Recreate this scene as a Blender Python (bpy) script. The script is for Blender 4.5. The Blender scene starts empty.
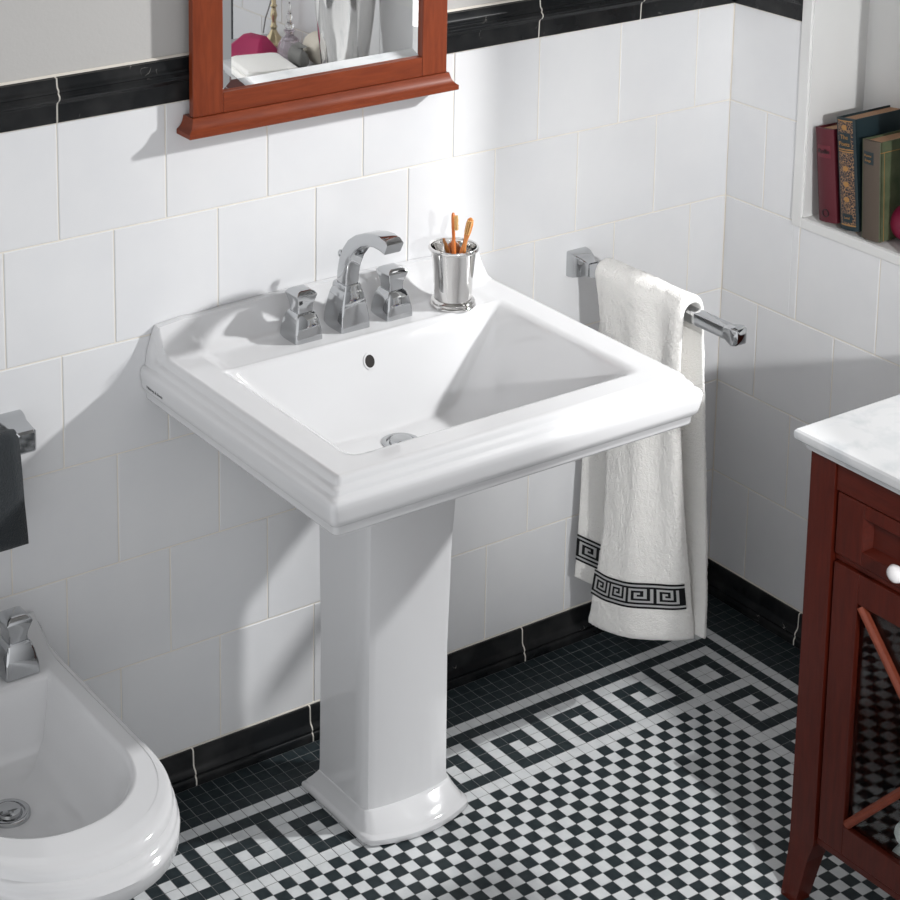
import bpy, bmesh, math, random
from mathutils import Vector, Matrix, noise
random.seed(7)
S = bpy.context.scene
C = S.collection
PI = math.pi

# ------------------------------------------------------------------ camera
cam_d = bpy.data.cameras.new('camera')
cam = bpy.data.objects.new('camera', cam_d); C.objects.link(cam); S.camera = cam
CAM = Vector((-1.42529, -2.87112, 2.2434))
yaw, pitch, roll = 0.56344, 0.20541, -0.00153
fw = Vector((math.sin(yaw)*math.cos(pitch), math.cos(yaw)*math.cos(pitch), -math.sin(pitch)))
rt = Vector((math.cos(yaw), -math.sin(yaw), 0)); up = rt.cross(fw)
rt2 = math.cos(roll)*rt + math.sin(roll)*up
up2 = -math.sin(roll)*rt + math.cos(roll)*up
M3 = Matrix((rt2, up2, -fw)).transposed()
cam.matrix_world = Matrix.Translation(CAM) @ M3.to_4x4()
cam_d.sensor_width = 36.0; cam_d.sensor_fit = 'HORIZONTAL'
cam_d.lens = 2073.87/900*36
cam_d.shift_x = (450-261.41)/900
cam_d.shift_y = (-70.39-450)/900
cam_d.clip_start = 0.05; cam_d.clip_end = 50

# ------------------------------------------------------------------ world, lights, exposure
S.view_settings.view_transform = 'Standard'
S.view_settings.look = 'None'
S.view_settings.exposure = 0.0
S.view_settings.gamma = 1.0
S.view_settings.use_curve_mapping = False
W = bpy.data.worlds.new('room_light'); S.world = W; W.use_nodes = True
nt = W.node_tree; bg = nt.nodes['Background']
# soft light coming from the open left side of the room, darker towards the right and the back of the room
tc = nt.nodes.new('ShaderNodeTexCoord'); dp = nt.nodes.new('ShaderNodeVectorMath'); dp.operation = 'DOT_PRODUCT'
rp = nt.nodes.new('ShaderNodeValToRGB')
nt.links.new(tc.outputs['Generated'], dp.inputs[0]); dp.inputs[1].default_value = (-0.72, -0.62, 0.30)
nt.links.new(dp.outputs['Value'], rp.inputs[0])
rp.color_ramp.elements[0].position = 0.08; rp.color_ramp.elements[0].color = (0.05, 0.051, 0.055, 1)
rp.color_ramp.elements[1].position = 0.75; rp.color_ramp.elements[1].color = (1.0, 1.01, 1.03, 1)
nt.links.new(rp.outputs[0], bg.inputs[0]); bg.inputs[1].default_value = 0.98

def aim(o, loc, tgt):
    o.location = loc
    o.rotation_euler = (Vector(tgt)-Vector(loc)).to_track_quat('-Z', 'Y').to_euler()
def area(name, loc, tgt, size, power, col=(1, 1, 1)):
    d = bpy.data.lights.new(name, 'AREA'); d.shape = 'DISK'; d.size = size; d.energy = power; d.color = col
    o = bpy.data.objects.new(name, d); C.objects.link(o); aim(o, loc, tgt); return o
def spot(name, loc, tgt, size, power, ang, blend, col=(1, 1, 1)):
    d = bpy.data.lights.new(name, 'SPOT'); d.spot_size = ang; d.spot_blend = blend; d.shadow_soft_size = size
    d.energy = power; d.color = col
    o = bpy.data.objects.new(name, d); C.objects.link(o); aim(o, loc, tgt); return o
area('window_daylight', (2.43, -1.25, 2.11), (0.35, -0.1, 0.85), 0.12, 70)
SPOT_POS = Vector((0.55, -1.785, 3.18))
spot('floor_spot', SPOT_POS, (0.65, -0.65, 0.0), 0.008, 235, math.radians(80), 0.1)  # added overhead spot, lights a floor patch through the opening of the mask
spot('track_spotlight', (-0.3, -3.8, 2.1), (1.50, -0.16, 0.76), 0.06, 330, math.radians(25), 0.75)

# ------------------------------------------------------------------ materials
def mat(name, col, rough=0.5, metal=0.0, coat=0.0, **kw):
    m = bpy.data.materials.new(name); m.use_nodes = True
    b = m.node_tree.nodes['Principled BSDF']
    b.inputs['Base Color'].default_value = (*col, 1); b.inputs['Roughness'].default_value = rough
    b.inputs['Metallic'].default_value = metal; b.inputs['Coat Weight'].default_value = coat
    for k, v in kw.items(): b.inputs[k.replace('_', ' ')].default_value = v
    return m
def bsdf(m): return m.node_tree.nodes['Principled BSDF']
def add_noise(m, c1, c2, scale, p0=0.35, p1=0.65, detail=4, stretch=None, dist=0.0, target='Base Color', rough=0.55):
    n = m.node_tree; t = n.nodes.new('ShaderNodeTexCoord'); x = n.nodes.new('ShaderNodeTexNoise')
    x.inputs['Scale'].default_value = scale; x.inputs['Detail'].default_value = detail; x.inputs['Distortion'].default_value = dist
    x.inputs['Roughness'].default_value = rough
    r = n.nodes.new('ShaderNodeValToRGB')
    if stretch:
        mp = n.nodes.new('ShaderNodeMapping'); mp.inputs['Scale'].default_value = stretch
        n.links.new(t.outputs['Object'], mp.inputs[0]); n.links.new(mp.outputs[0], x.inputs['Vector'])
    else: n.links.new(t.outputs['Object'], x.inputs['Vector'])
    r.color_ramp.elements[0].position = p0; r.color_ramp.elements[0].color = (*c1, 1)
    r.color_ramp.elements[1].position = p1; r.color_ramp.elements[1].color = (*c2, 1)
    n.links.new(x.outputs['Fac'], r.inputs[0]); n.links.new(r.outputs[0], bsdf(m).inputs[target]); return r
def add_bump(m, scale, strength, dist=0.001, detail=2, kind='noise', stretch=None):
    n = m.node_tree; t = n.nodes.new('ShaderNodeTexCoord')
    x = n.nodes.new('ShaderNodeTexNoise' if kind == 'noise' else 'ShaderNodeTexVoronoi')
    x.inputs['Scale'].default_value = scale
    if kind == 'noise': x.inputs['Detail'].default_value = detail
    b = n.nodes.new('ShaderNodeBump'); b.inputs['Strength'].default_value = strength; b.inputs['Distance'].default_value = dist
    if stretch:
        mp = n.nodes.new('ShaderNodeMapping'); mp.inputs['Scale'].default_value = stretch
        n.links.new(t.outputs['Object'], mp.inputs[0]); n.links.new(mp.outputs[0], x.inputs['Vector'])
    else: n.links.new(t.outputs['Object'], x.inputs['Vector'])
    n.links.new(x.outputs[0], b.inputs['Height']); n.links.new(b.outputs[0], bsdf(m).inputs['Normal'])

MT = {}
MT['ceramic'] = mat('white_glazed_ceramic', (0.72, 0.722, 0.73), 0.10, coat=0.4)
MT['tile'] = mat('white_wall_tile', (0.77, 0.775, 0.785), 0.16)
add_noise(MT['tile'], (0.75, 0.756, 0.77), (0.79, 0.793, 0.80), 5)
add_bump(MT['tile'], 9, 0.05, 0.004)
MT['grout'] = mat('cream_grout', (0.80, 0.76, 0.69), 0.85)
MT['fgrout'] = mat('floor_grout', (0.20, 0.205, 0.205), 0.9)
MT['fblack'] = mat('black_mosaic', (0.012, 0.018, 0.021), 0.42, Specular_IOR_Level=0.2)
add_noise(MT['fblack'], (0.015, 0.023, 0.027), (0.026, 0.036, 0.040), 60)
MT['fwhite'] = mat('white_mosaic', (0.66, 0.68, 0.69), 0.35)
add_noise(MT['fwhite'], (0.62, 0.64, 0.65), (0.70, 0.715, 0.72), 40)
def marble_black():
    m = mat('black_veined_marble', (0.012, 0.013, 0.015), 0.25, Specular_IOR_Level=0.25)
    n = m.node_tree; t = n.nodes.new('ShaderNodeTexCoord')
    v = n.nodes.new('ShaderNodeTexVoronoi'); v.feature = 'DISTANCE_TO_EDGE'; v.inputs['Scale'].default_value = 12
    nz = n.nodes.new('ShaderNodeTexNoise'); nz.inputs['Scale'].default_value = 7; nz.inputs['Detail'].default_value = 5
    mx = n.nodes.new('ShaderNodeMix'); mx.data_type = 'VECTOR'; mx.inputs[0].default_value = 0.35
    n.links.new(t.outputs['Object'], mx.inputs[4]); n.links.new(nz.outputs['Color'], mx.inputs[5]); n.links.new(t.outputs['Object'], nz.inputs['Vector'])
    n.links.new(mx.outputs[1], v.inputs['Vector'])
    r = n.nodes.new('ShaderNodeValToRGB'); r.color_ramp.elements[0].position = 0.0; r.color_ramp.elements[0].color = (1, 1, 1, 1)
    r.color_ramp.elements[1].position = 0.007; r.color_ramp.elements[1].color = (0, 0, 0, 1)
    n.links.new(v.outputs['Distance'], r.inputs[0])
    n2 = n.nodes.new('ShaderNodeTexNoise'); n2.inputs['Scale'].default_value = 16; n2.inputs['Detail'].default_value = 3
    n.links.new(t.outputs['Object'], n2.inputs['Vector'])
    r2 = n.nodes.new('ShaderNodeValToRGB'); r2.color_ramp.elements[0].position = 0.64; r2.color_ramp.elements[0].color = (0, 0, 0, 1)
    r2.color_ramp.elements[1].position = 0.72; r2.color_ramp.elements[1].color = (1, 1, 1, 1); n.links.new(n2.outputs['Fac'], r2.inputs[0])
    mu = n.nodes.new('ShaderNodeMath'); mu.operation = 'MULTIPLY'; n.links.new(r.outputs[0], mu.inputs[0]); n.links.new(r2.outputs[0], mu.inputs[1])
    n3 = n.nodes.new('ShaderNodeTexNoise'); n3.inputs['Scale'].default_value = 12; n3.inputs['Detail'].default_value = 6; n.links.new(t.outputs['Object'], n3.inputs['Vector'])
    r3 = n.nodes.new('ShaderNodeValToRGB'); r3.color_ramp.elements[0].position = 0.45; r3.color_ramp.elements[0].color = (0.008, 0.009, 0.010, 1)
    r3.color_ramp.elements[1].position = 0.75; r3.color_ramp.elements[1].color = (0.03, 0.03, 0.03, 1); n.links.new(n3.outputs['Fac'], r3.inputs[0])
    m2 = n.nodes.new('ShaderNodeMix'); m2.data_type = 'RGBA'; n.links.new(mu.outputs[0], m2.inputs[0]); n.links.new(r3.outputs[0], m2.inputs[6]); m2.inputs[7].default_value = (0.5, 0.48, 0.44, 1)
    n.links.new(m2.outputs[2], bsdf(m).inputs['Base Color']); return m
MT['bmarble'] = marble_black()
MT['wmarble'] = mat('white_marble', (0.80, 0.81, 0.82), 0.25)
add_noise(MT['wmarble'], (0.42, 0.435, 0.45), (0.53, 0.535, 0.54), 9, 0.30, 0.50, 7, dist=1.2)
MT['plaster'] = mat('grey_plaster', (0.50, 0.49, 0.475), 0.9); add_bump(MT['plaster'], 140, 0.25, 0.001)
MT['white'] = mat('white_paint', (0.74, 0.74, 0.73), 0.5)
MT['chrome'] = mat('polished_chrome', (0.54, 0.55, 0.56), 0.04, 1.0)
MT['silver'] = mat('polished_silver', (0.74, 0.73, 0.715), 0.06, 1.0)
MT['drainhole'] = mat('dark_cavity', (0.012, 0.008, 0.007), 0.7)
def wood(name, a, b, stretch, rough=0.33):
    m = mat(name, a, rough, coat=0.0, Specular_IOR_Level=0.28); add_noise(m, a, b, 14, 0.3, 0.75, 6, stretch=stretch, dist=0.6); return m
MT['cherryH'] = wood('cherry_wood', (0.165, 0.030, 0.010), (0.25, 0.050, 0.016), (1, 4, 9))
MT['cherryV'] = wood('cherry_wood_upright', (0.165, 0.030, 0.010), (0.25, 0.050, 0.016), (9, 4, 1))
MT['mahogV'] = wood('mahogany_upright', (0.052, 0.0065, 0.0030), (0.085, 0.0115, 0.0055), (9, 9, 1))
MT['mahogH'] = wood('mahogany', (0.052, 0.0065, 0.0030), (0.085, 0.0115, 0.0055), (9, 1, 9))
MT['bead'] = wood('cherry_glazing_bar', (0.16, 0.036, 0.019), (0.22, 0.05, 0.026), (9, 3, 3))
MT['terry'] = mat('white_terry', (0.92, 0.905, 0.87), 0.95, Sheen_Weight=0.5); add_bump(MT['terry'], 330, 0.7, 0.005, 3)
MT['hem'] = mat('flat_woven_hem', (0.80, 0.79, 0.76), 0.9); add_bump(MT['hem'], 900, 0.3, 0.001)
MT['darkterry'] = mat('charcoal_terry', (0.018, 0.023, 0.027), 0.95, Sheen_Weight=0.12); add_bump(MT['darkterry'], 420, 0.9, 0.0035, 3)
MT['kblack'] = mat('black_thread', (0.008, 0.008, 0.010), 0.8); add_bump(MT['kblack'], 900, 0.4, 0.001)
MT['kwhite'] = mat('white_thread', (0.74, 0.74, 0.74), 0.8)
MT['mirror'] = mat('mirror_silvering', (0.92, 0.93, 0.93), 0.01, 1.0)
MT['glass'] = mat('clear_glass', (1, 1, 1), 0.02, Transmission_Weight=1.0)
MT['pane'] = mat('cabinet_glass', (0.9, 0.95, 0.95), 0.01, Transmission_Weight=1.0); bsdf(MT['pane']).inputs['IOR'].default_value = 1.3
MT['brush'] = mat('amber_toothbrush', (0.62, 0.17, 0.03), 0.3); add_noise(MT['brush'], (0.52, 0.12, 0.02), (0.70, 0.22, 0.05), 90, stretch=(1, 1, .25))
MT['brush2'] = mat('honey_toothbrush', (0.70, 0.27, 0.06), 0.3); add_noise(MT['brush2'], (0.62, 0.21, 0.04), (0.76, 0.32, 0.09), 90, stretch=(1, 1, .25))
MT['bristle'] = mat('natural_bristle', (0.80, 0.52, 0.22), 0.8)
MT['red'] = mat('maroon_cloth', (0.085, 0.004, 0.012), 0.6); add_bump(MT['red'], 700, 0.3, 0.001)
MT['redlab'] = mat('deep_maroon_label', (0.12, 0.006, 0.017), 0.5)
MT['navy'] = mat('blue_black_cloth', (0.006, 0.020, 0.026), 0.6); add_bump(MT['navy'], 700, 0.3, 0.001)
MT['green'] = mat('olive_green_cloth', (0.10, 0.125, 0.065), 0.7); add_noise(MT['green'], (0.055, 0.075, 0.036), (0.10, 0.115, 0.06), 25)
MT['taupe'] = mat('brown_linen', (0.085, 0.064, 0.048), 0.8); add_bump(MT['taupe'], 600, 0.5, 0.001)
MT['gold'] = mat('gold_tooling', (0.38, 0.20, 0.065), 0.45, 0.4)
MT['darkprint'] = mat('dark_print', (0.012, 0.006, 0.008), 0.6)
MT['paper'] = mat('aged_paper', (0.42, 0.24, 0.14), 0.9); add_noise(MT['paper'], (0.34, 0.18, 0.10), (0.5, 0.3, 0.18), 300, stretch=(.1, 8, .1))
MT['pink'] = mat('magenta_satin', (0.26, 0.008, 0.05), 0.5)
MT['magenta'] = mat('magenta_cloth', (0.46, 0.016, 0.11), 0.6)
MT['blue'] = mat('cobalt_cloth', (0.01, 0.04, 0.34), 0.6)
MT['brass'] = mat('pale_brass', (0.62, 0.52, 0.34), 0.25, 1.0)
MT['greycloth'] = mat('grey_terry', (0.20, 0.20, 0.19), 0.95); add_bump(MT['greycloth'], 400, 0.6, 0.002)
MT['cream'] = mat('cream_terry', (0.66, 0.61, 0.52), 0.95); add_bump(MT['cream'], 400, 0.8, 0.003)
MT['cable'] = mat('grey_cable', (0.32, 0.32, 0.32), 0.5)
MT['porcelain'] = mat('white_porcelain', (0.85, 0.83, 0.83), 0.15)
MT['lilac'] = mat('lilac_glass', (0.93, 0.85, 0.92), 0.05, Transmission_Weight=0.75)
MT['logo'] = mat('grey_logo_ink', (0.16, 0.16, 0.17), 0.5)
def ornament():
    m = mat('gold_tooled_spine', (0.01, 0.015, 0.03), 0.5); n = m.node_tree
    t = n.nodes.new('ShaderNodeTexCoord'); v = n.nodes.new('ShaderNodeTexVoronoi'); v.feature = 'DISTANCE_TO_EDGE'; v.inputs['Scale'].default_value = 190
    nz = n.nodes.new('ShaderNodeTexNoise'); nz.inputs['Scale'].default_value = 120
    mx = n.nodes.new('ShaderNodeMix'); mx.data_type = 'VECTOR'; mx.inputs[0].default_value = 0.012
    n.links.new(t.outputs['Object'], nz.inputs['Vector']); n.links.new(t.outputs['Object'], mx.inputs[4]); n.links.new(nz.outputs['Color'], mx.inputs[5])
    n.links.new(mx.outputs[1], v.inputs['Vector'])
    r = n.nodes.new('ShaderNodeValToRGB'); r.color_ramp.elements[0].position = 0.05; r.color_ramp.elements[0].color = (0.30, 0.165, 0.075, 1)
    r.color_ramp.elements[1].position = 0.085; r.color_ramp.elements[1].color = (0.012, 0.012, 0.02, 1)
    n.links.new(v.outputs['Distance'], r.inputs[0]); n.links.new(r.outputs[0], bsdf(m).inputs['Base Color']); return m
MT['ornament'] = ornament()

# ------------------------------------------------------------------ helpers
def link(name, me, mats, parent=None, smooth=False, kind=None):
    o = bpy.data.objects.new(name, me); C.objects.link(o)
    for m in (mats if isinstance(mats, (list, tuple)) else [mats]): me.materials.append(MT[m])
    if smooth is not False:
        for p in me.polygons: p.use_smooth = True
        if smooth is not True:
            bm = bmesh.new(); bm.from_mesh(me); a = math.radians(smooth)
            for e in bm.edges:
                if len(e.link_faces) == 2 and e.calc_face_angle(0) > a: e.smooth = False
            bm.to_mesh(me); bm.free()
    if parent: o.parent = parent
    if kind: o['kind'] = kind
    return o
def obj(name, bm, mats, parent=None, smooth=False, kind=None, norm=True):
    me = bpy.data.meshes.new(name)
    if norm: bmesh.ops.recalc_face_normals(bm, faces=bm.faces)
    bm.to_mesh(me); bm.free()
    return link(name, me, mats, parent, smooth, kind)
def tag(o, label, cat, group=None):
    o['label'] = label; o['category'] = cat
    if group: o['group'] = group
    return o
def thing(name, label, cat, loc=(0, 0, 0), rot=(0, 0, 0), group=None):
    o = bpy.data.objects.new(name, None); o.empty_display_size = 0.05; C.objects.link(o)
    o.location = loc; o.rotation_euler = rot; return tag(o, label, cat, group)
def box(bm, lo, hi, mi=0, bev=0.0, seg=2):
    r = bmesh.ops.create_cube(bm, size=1)
    vs = r['verts']
    for v in vs: v.co = Vector([(lo[i]+hi[i])/2 + v.co[i]*(hi[i]-lo[i]) for i in range(3)])
    fs = list({f for v in vs for f in v.link_faces})
    for f in fs: f.material_index = mi
    if bev:
        es = list({e for v in vs for e in v.link_edges})
        r = bmesh.ops.bevel(bm, geom=es, offset=bev, segments=seg, profile=0.5, affect='EDGES', clamp_overlap=True)
        for f in r['faces']: f.material_index = mi
    return vs
def rings(bm, rs, closed=True, cap0=False, cap1=False, mi=0):
    vr = [[bm.verts.new(p) for p in r] for r in rs]
    for a, b in zip(vr, vr[1:]):
        n = len(a)
        for i in range(n if closed else n-1):
            j = (i+1) % n
            f = bm.faces.new((a[i], a[j], b[j], b[i])); f.material_index = mi
    if cap0: bm.faces.new(vr[0][::-1]).material_index = mi
    if cap1: bm.faces.new(vr[-1]).material_index = mi
    return vr
def lathe(bm, prof, n=40, c=(0, 0), cap=True, mi=0):
    rs = [[(c[0]+r*math.cos(2*PI*i/n), c[1]+r*math.sin(2*PI*i/n), z) for i in range(n)] for r, z in prof]
    return rings(bm, rs, True, cap, cap, mi)
def tube(bm, pts, r, n=10, cap=True, mi=0):
    pts = [Vector(p) for p in pts]; rs = []
    side = None
    for i, p in enumerate(pts):
        d = (pts[min(i+1, len(pts)-1)]-pts[max(i-1, 0)]).normalized()
        if side is None: side = d.cross(Vector((0, 0, 1)) if abs(d.z) < .9 else Vector((1, 0, 0))).normalized()
        side = (side - d*side.dot(d)).normalized(); b = d.cross(side)
        rr = r[i] if isinstance(r, (list, tuple)) else r
        rs.append([p+rr*(math.cos(2*PI*k/n)*side+math.sin(2*PI*k/n)*b) for k in range(n)])
    rings(bm, rs, True, cap, cap, mi)
def rrect(hx, hy, r, cx=0, cy=0, z=0, n=5):
    r = min(r, hx, hy); out = []
    for qx, qy, a0 in ((1, 1, 0), (-1, 1, PI/2), (-1, -1, PI), (1, -1, 1.5*PI)):
        for k in range(n+1):
            a = a0 + k*PI/2/n
            out.append((cx+qx*(hx-r)+r*math.cos(a), cy+qy*(hy-r)+r*math.sin(a), z))
    return out
def text(name, body, size, mats, parent, loc, rot, ext=0.0002, align='CENTER', shear=0.0):
    cu = bpy.data.curves.new(name, 'FONT'); cu.body = body; cu.size = size; cu.extrude = ext; cu.align_x = align; cu.align_y = 'CENTER'; cu.shear = shear
    o = bpy.data.objects.new(name, cu); C.objects.link(o); o.data.materials.append(MT[mats])
    o.location = loc; o.rotation_euler = rot; o.parent = parent
    bpy.context.view_layer.update()
    me = bpy.data.meshes.new_from_object(o); mo = bpy.data.objects.new(name, me); C.objects.link(mo)
    mo.location = loc; mo.rotation_euler = rot; mo.parent = parent
    bpy.data.objects.remove(o); return mo
def sstep(a, b, x):
    t = max(0, min(1, (x-a)/(b-a))); return t*t*(3-2*t)
def smax(a, b, k):
    h = max(k-abs(a-b), 0)/k; return max(a, b)+h*h*k*0.25
def smin(a, b, k): return -smax(-a, -b, k)

# ------------------------------------------------------------------ the room
XR = 1.4956          # right wall
TW, TH, ZB, Z1 = 0.2, 0.19945, 0.0667, 1.2634
G = 0.0013           # half grout width
XL = -1.0; YF = -1.95; ZT = 2.75

def tile_box(bm, a0, a1, z0, z1, plane):
    # one wall tile, slightly raised from the grout bed
    if a1-a0 < 0.01: return
    f = lambda a, d, z: (a, -d, z) if plane == 'y' else (XR-d, -a, z)
    b = 0.0012; d0, d1 = -0.001, 0.0
    o = [f(a0, d0-0.004, z0), f(a1, d0-0.004, z0), f(a1, d0-0.004, z1), f(a0, d0-0.004, z1)]
    m = [f(a0, d0, z0), f(a1, d0, z0), f(a1, d0, z1), f(a0, d0, z1)]
    t = [f(a0+b, d1, z0+b), f(a1-b, d1, z0+b), f(a1-b, d1, z1-b), f(a0+b, d1, z1-b)]
    rings(bm, [o, m, t], True, False, True)
def rect_plane(bm, pts, mi=0):
    f = bm.faces.new([bm.verts.new(p) for p in pts]); f.material_index = mi

# back wall: tiles, grout bed and plaster above
bm = bmesh.new()
for row in range(1, 7):
    z0 = ZB+(6-row)*TH; off = 0.0 if row % 2 else 0.5
    k = -6+off
    while k*TW < XR:
        tile_box(bm, max(k*TW+G, XL), min((k+1)*TW-G, XR-0.0005), z0+G, z0+TH-G, 'y'); k += 1
box(bm, (XL, 0.0012, 0), (XR+0.2, 0.10, Z1+0.08), 1)
box(bm, (XL, 0.004, Z1+0.08), (XR+0.2, 0.10, ZT), 2)
wall_back = obj('wall_back', bm, ['tile', 'grout', 'plaster'], kind='structure')

# right wall with the niche opening and the window opening
NY0, NY1, NZ0, NZ1 = -0.205, -0.452, 0.878, 1.75          # niche
WY0, WY1, WZ0, WZ1 = -0.476, -1.25, 1.03, 2.45           # window
bm = bmesh.new()
def clip_tile(a0, a1, z0, z1):
    # cut tiles around niche frame and the window
    for (h0, h1, v0, v1) in ((-NY0-0.022, -NY1+0.022, NZ0-0.018, NZ1+0.02), (-WY0, -WY1, WZ0, WZ1)):
        if a1 > h0 and a0 < h1 and z1 > v0 and z0 < v1:
            if a0 < h0: clip_tile(a0, h0, z0, z1)
            if a1 > h1: clip_tile(h1, a1, z0, z1)
            c0, c1 = max(a0, h0), min(a1, h1)
            if z0 < v0: clip_tile(c0, c1, z0, v0)
            if z1 > v1: clip_tile(c0, c1, v1, z1)
            return
    tile_box(bm, a0, a1, z0, z1, 'x')
RA = 0.5027*TW
for row in range(1, 7):
    z0 = ZB+(6-row)*TH; off = RA if row % 2 == 0 else RA+TW/2
    k = -1
    while off+k*TW < -YF:
        clip_tile(max(off+k*TW+G, 0.0005), min(off+(k+1)*TW-G, -YF), z0+G, z0+TH-G); k += 1
def wall_piece(y0, y1, z0, z1, mi, d=0.0012):
    if abs(y1-y0) > 1e-4 and z1-z0 > 1e-4: box(bm, (XR+d, min(y0, y1), z0), (XR+0.20, max(y0, y1), z1), mi)
for (z0, z1, mi, d) in ((0, NZ0, 1, .0012), (NZ0, Z1+.08, 1, .0012), (Z1+.08, NZ1, 2, .004), (NZ1, ZT, 2, .004)):
    cuts = [(0.10, YF)]
    if z0 >= NZ0 and z1 <= NZ1: cuts = [(0.10, NY0), (NY1, YF)]
    for (a, b) in cuts:
        if b < WY0 and a > WY1:
            wall_piece(a, max(WY0, b), z0, z1, mi, d)
            if b < WY1: wall_piece(WY1, b, z0, z1, mi, d)
            if z0 < WZ0: wall_piece(WY0, WY1, z0, min(z1, WZ0), mi, d)
            if z1 > WZ1: wall_piece(WY0, WY1, max(z0, WZ1), z1, mi, d)
        else: wall_piece(a, b, z0, z1, mi, d)
wall_right = obj('wall_right', bm, ['tile', 'grout', 'plaster'], kind='structure')
# niche lining and white frame
bm = bmesh.new()
ND = 0.150
box(bm, (XR+ND, NY1, NZ0), (XR+ND+0.02, NY0, NZ1)); box(bm, (XR, NY0-0.003, NZ0), (XR+ND, NY0+0.003, NZ1))
box(bm, (XR, NY1-0.003, NZ0), (XR+ND, NY1+.003, NZ1)); box(bm, (XR, NY1, NZ0-0.010), (XR+ND, NY0, NZ0+.001)); box(bm, (XR, NY1, NZ1-.001), (XR+ND, NY0, NZ1+0.01))
obj('wall_niche', bm, 'white', kind='structure')
bm = bmesh.new()
for lo, hi in (((XR-0.004, NY0, NZ0-0.02), (XR+0.004, NY0+0.024, NZ1+.022)), ((XR-0.004, NY1-0.024, NZ0-0.02), (XR+0.004, NY1, NZ1+.022)),
               ((XR-0.004, NY1, NZ0-0.02), (XR+0.004, NY0, NZ0)), ((XR-0.004, NY1, NZ1), (XR+0.004, NY0, NZ1+.022))):
    box(bm, lo, hi, 0, 0.001, 1)
obj('trim_1', bm, 'white', kind='structure')
# unseen overhead sheet, added as a mask; opening shaped to the spot's floor patch
bm = bmesh.new()
ZC0 = ZT
hole = []
for fx, fy in ((1.139, -.165), (.790, -1.14), (.58, -1.14), (.58, -.165)):
    q = SPOT_POS+(Vector((fx, fy, 0))-SPOT_POS)*((SPOT_POS.z-ZC0)/SPOT_POS.z); hole.append((q.x, q.y))
outl = [(XR+.2, .1), (XR+.2, YF-.1), (XL-.6, YF-.1), (XL-.6, .1)]
for z0, z1 in ((ZC0, ZC0+.004),):
    rings(bm, [[(x, y, z0) for x, y in outl], [(x, y, z0) for x, y in hole], [(x, y, z1) for x, y in hole], [(x, y, z1) for x, y in outl]], True)
    vv = list(bm.verts); n4 = 4
    for k in range(4):
        bm.faces.new((vv[k], vv[(k+1) % 4], vv[12+(k+1) % 4], vv[12+k]))
obj('ceiling_mask', bm, 'plaster', kind='structure')
# window frame in the right wall (outside the photograph, where the daylight comes in)
bm = bmesh.new()
for y0, y1, z0, z1 in ((WY0-.03, WY0, WZ0, WZ1), (WY1, WY1+.03, WZ0, WZ1), (WY1, WY0, WZ0, WZ0+.03), (WY1, WY0, WZ1-.03, WZ1)):
    box(bm, (XR-0.004, y0, z0), (XR+0.19, y1, z1))
obj('window_1', bm, 'white', kind='structure')

# moulded black strip and baseboard, cut into pieces of about 25 cm with pale joints
def strip_pieces(name, prof, plane, a0, a1, joints, zbase, groutw=0.0016):
    bm = bmesh.new()
    f = lambda a, d, z: (a, -d, z+zbase) if plane == 'y' else (XR-d, -a, z+zbase)
    cuts = [a0]+[j for j in joints if a0 < j < a1]+[a1]
    for i, (s, e) in enumerate(zip(cuts, cuts[1:])):
        s2 = s+(groutw if i else 0); e2 = e-(groutw if i < len(cuts)-2 else 0)
        rings(bm, [[f(s2, d, z) for d, z in prof], [f(e2, d, z) for d, z in prof]], True, True, True, 0)
        if i < len(cuts)-2:
            gp = [(max(d-0.0009, -.004), z) for d, z in prof]
            rings(bm, [[f(e2, d, z) for d, z in gp], [f(e+groutw, d, z) for d, z in gp]], True, False, False, 1)
    # grout line along the tile edge
    top = max(z for d, z in prof)
    for z0 in ((0.0-0.0022, top) if zbase else (top,)):
        rings(bm, [[f(a, d, z) for d, z in ((-.003, z0), (0.0012, z0), (0.0012, z0+.0022), (-.003, z0+.0022))] for a in (a0, a1)], True, True, True, 1)
    return obj(name, bm, ['bmarble', 'grout'], smooth=40, kind='structure')
capp = [(-.003, 0), (0.004, 0), (0.005, .002), (0.006, .030), (0.0075, .034), (0.0135, .038), (0.016, .042), (.0155, .046), (.012, .049), (.011, .0505), (.0125, .052), (.012, .0555), (.009, .058), (.0075, .061), (.006, .074), (-.003, .0755)]
strip_pieces('trim_2', capp, 'y', XL, XR-0.006, [-.75, -.5, -.25, -.001, .25, .5, .742, .992, 1.243], Z1+0.0012)
strip_pieces('trim_3', capp, 'x', 0.001, -NY0-0.024, [], Z1+0.0012)
basep = [(-.003, 0), (0.018, 0), (0.018, .010), (0.0165, .014), (0.0145, .016), (.0145, .019), (.016, .022), (.014, .027), (.010, .031), (.008, .036), (.007, .062), (.005, ZB-.0012), (-.003, ZB-.0012)]
strip_pieces('baseboard_back', basep, 'y', XL, XR-0.018, [-.7625, -.5125, -.2625, -.0125, .2385, .488, .738, .989, 1.239], 0)
strip_pieces('baseboard_right', basep, 'x', 0.001, 0.83, [.2585, .5085], 0)

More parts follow.
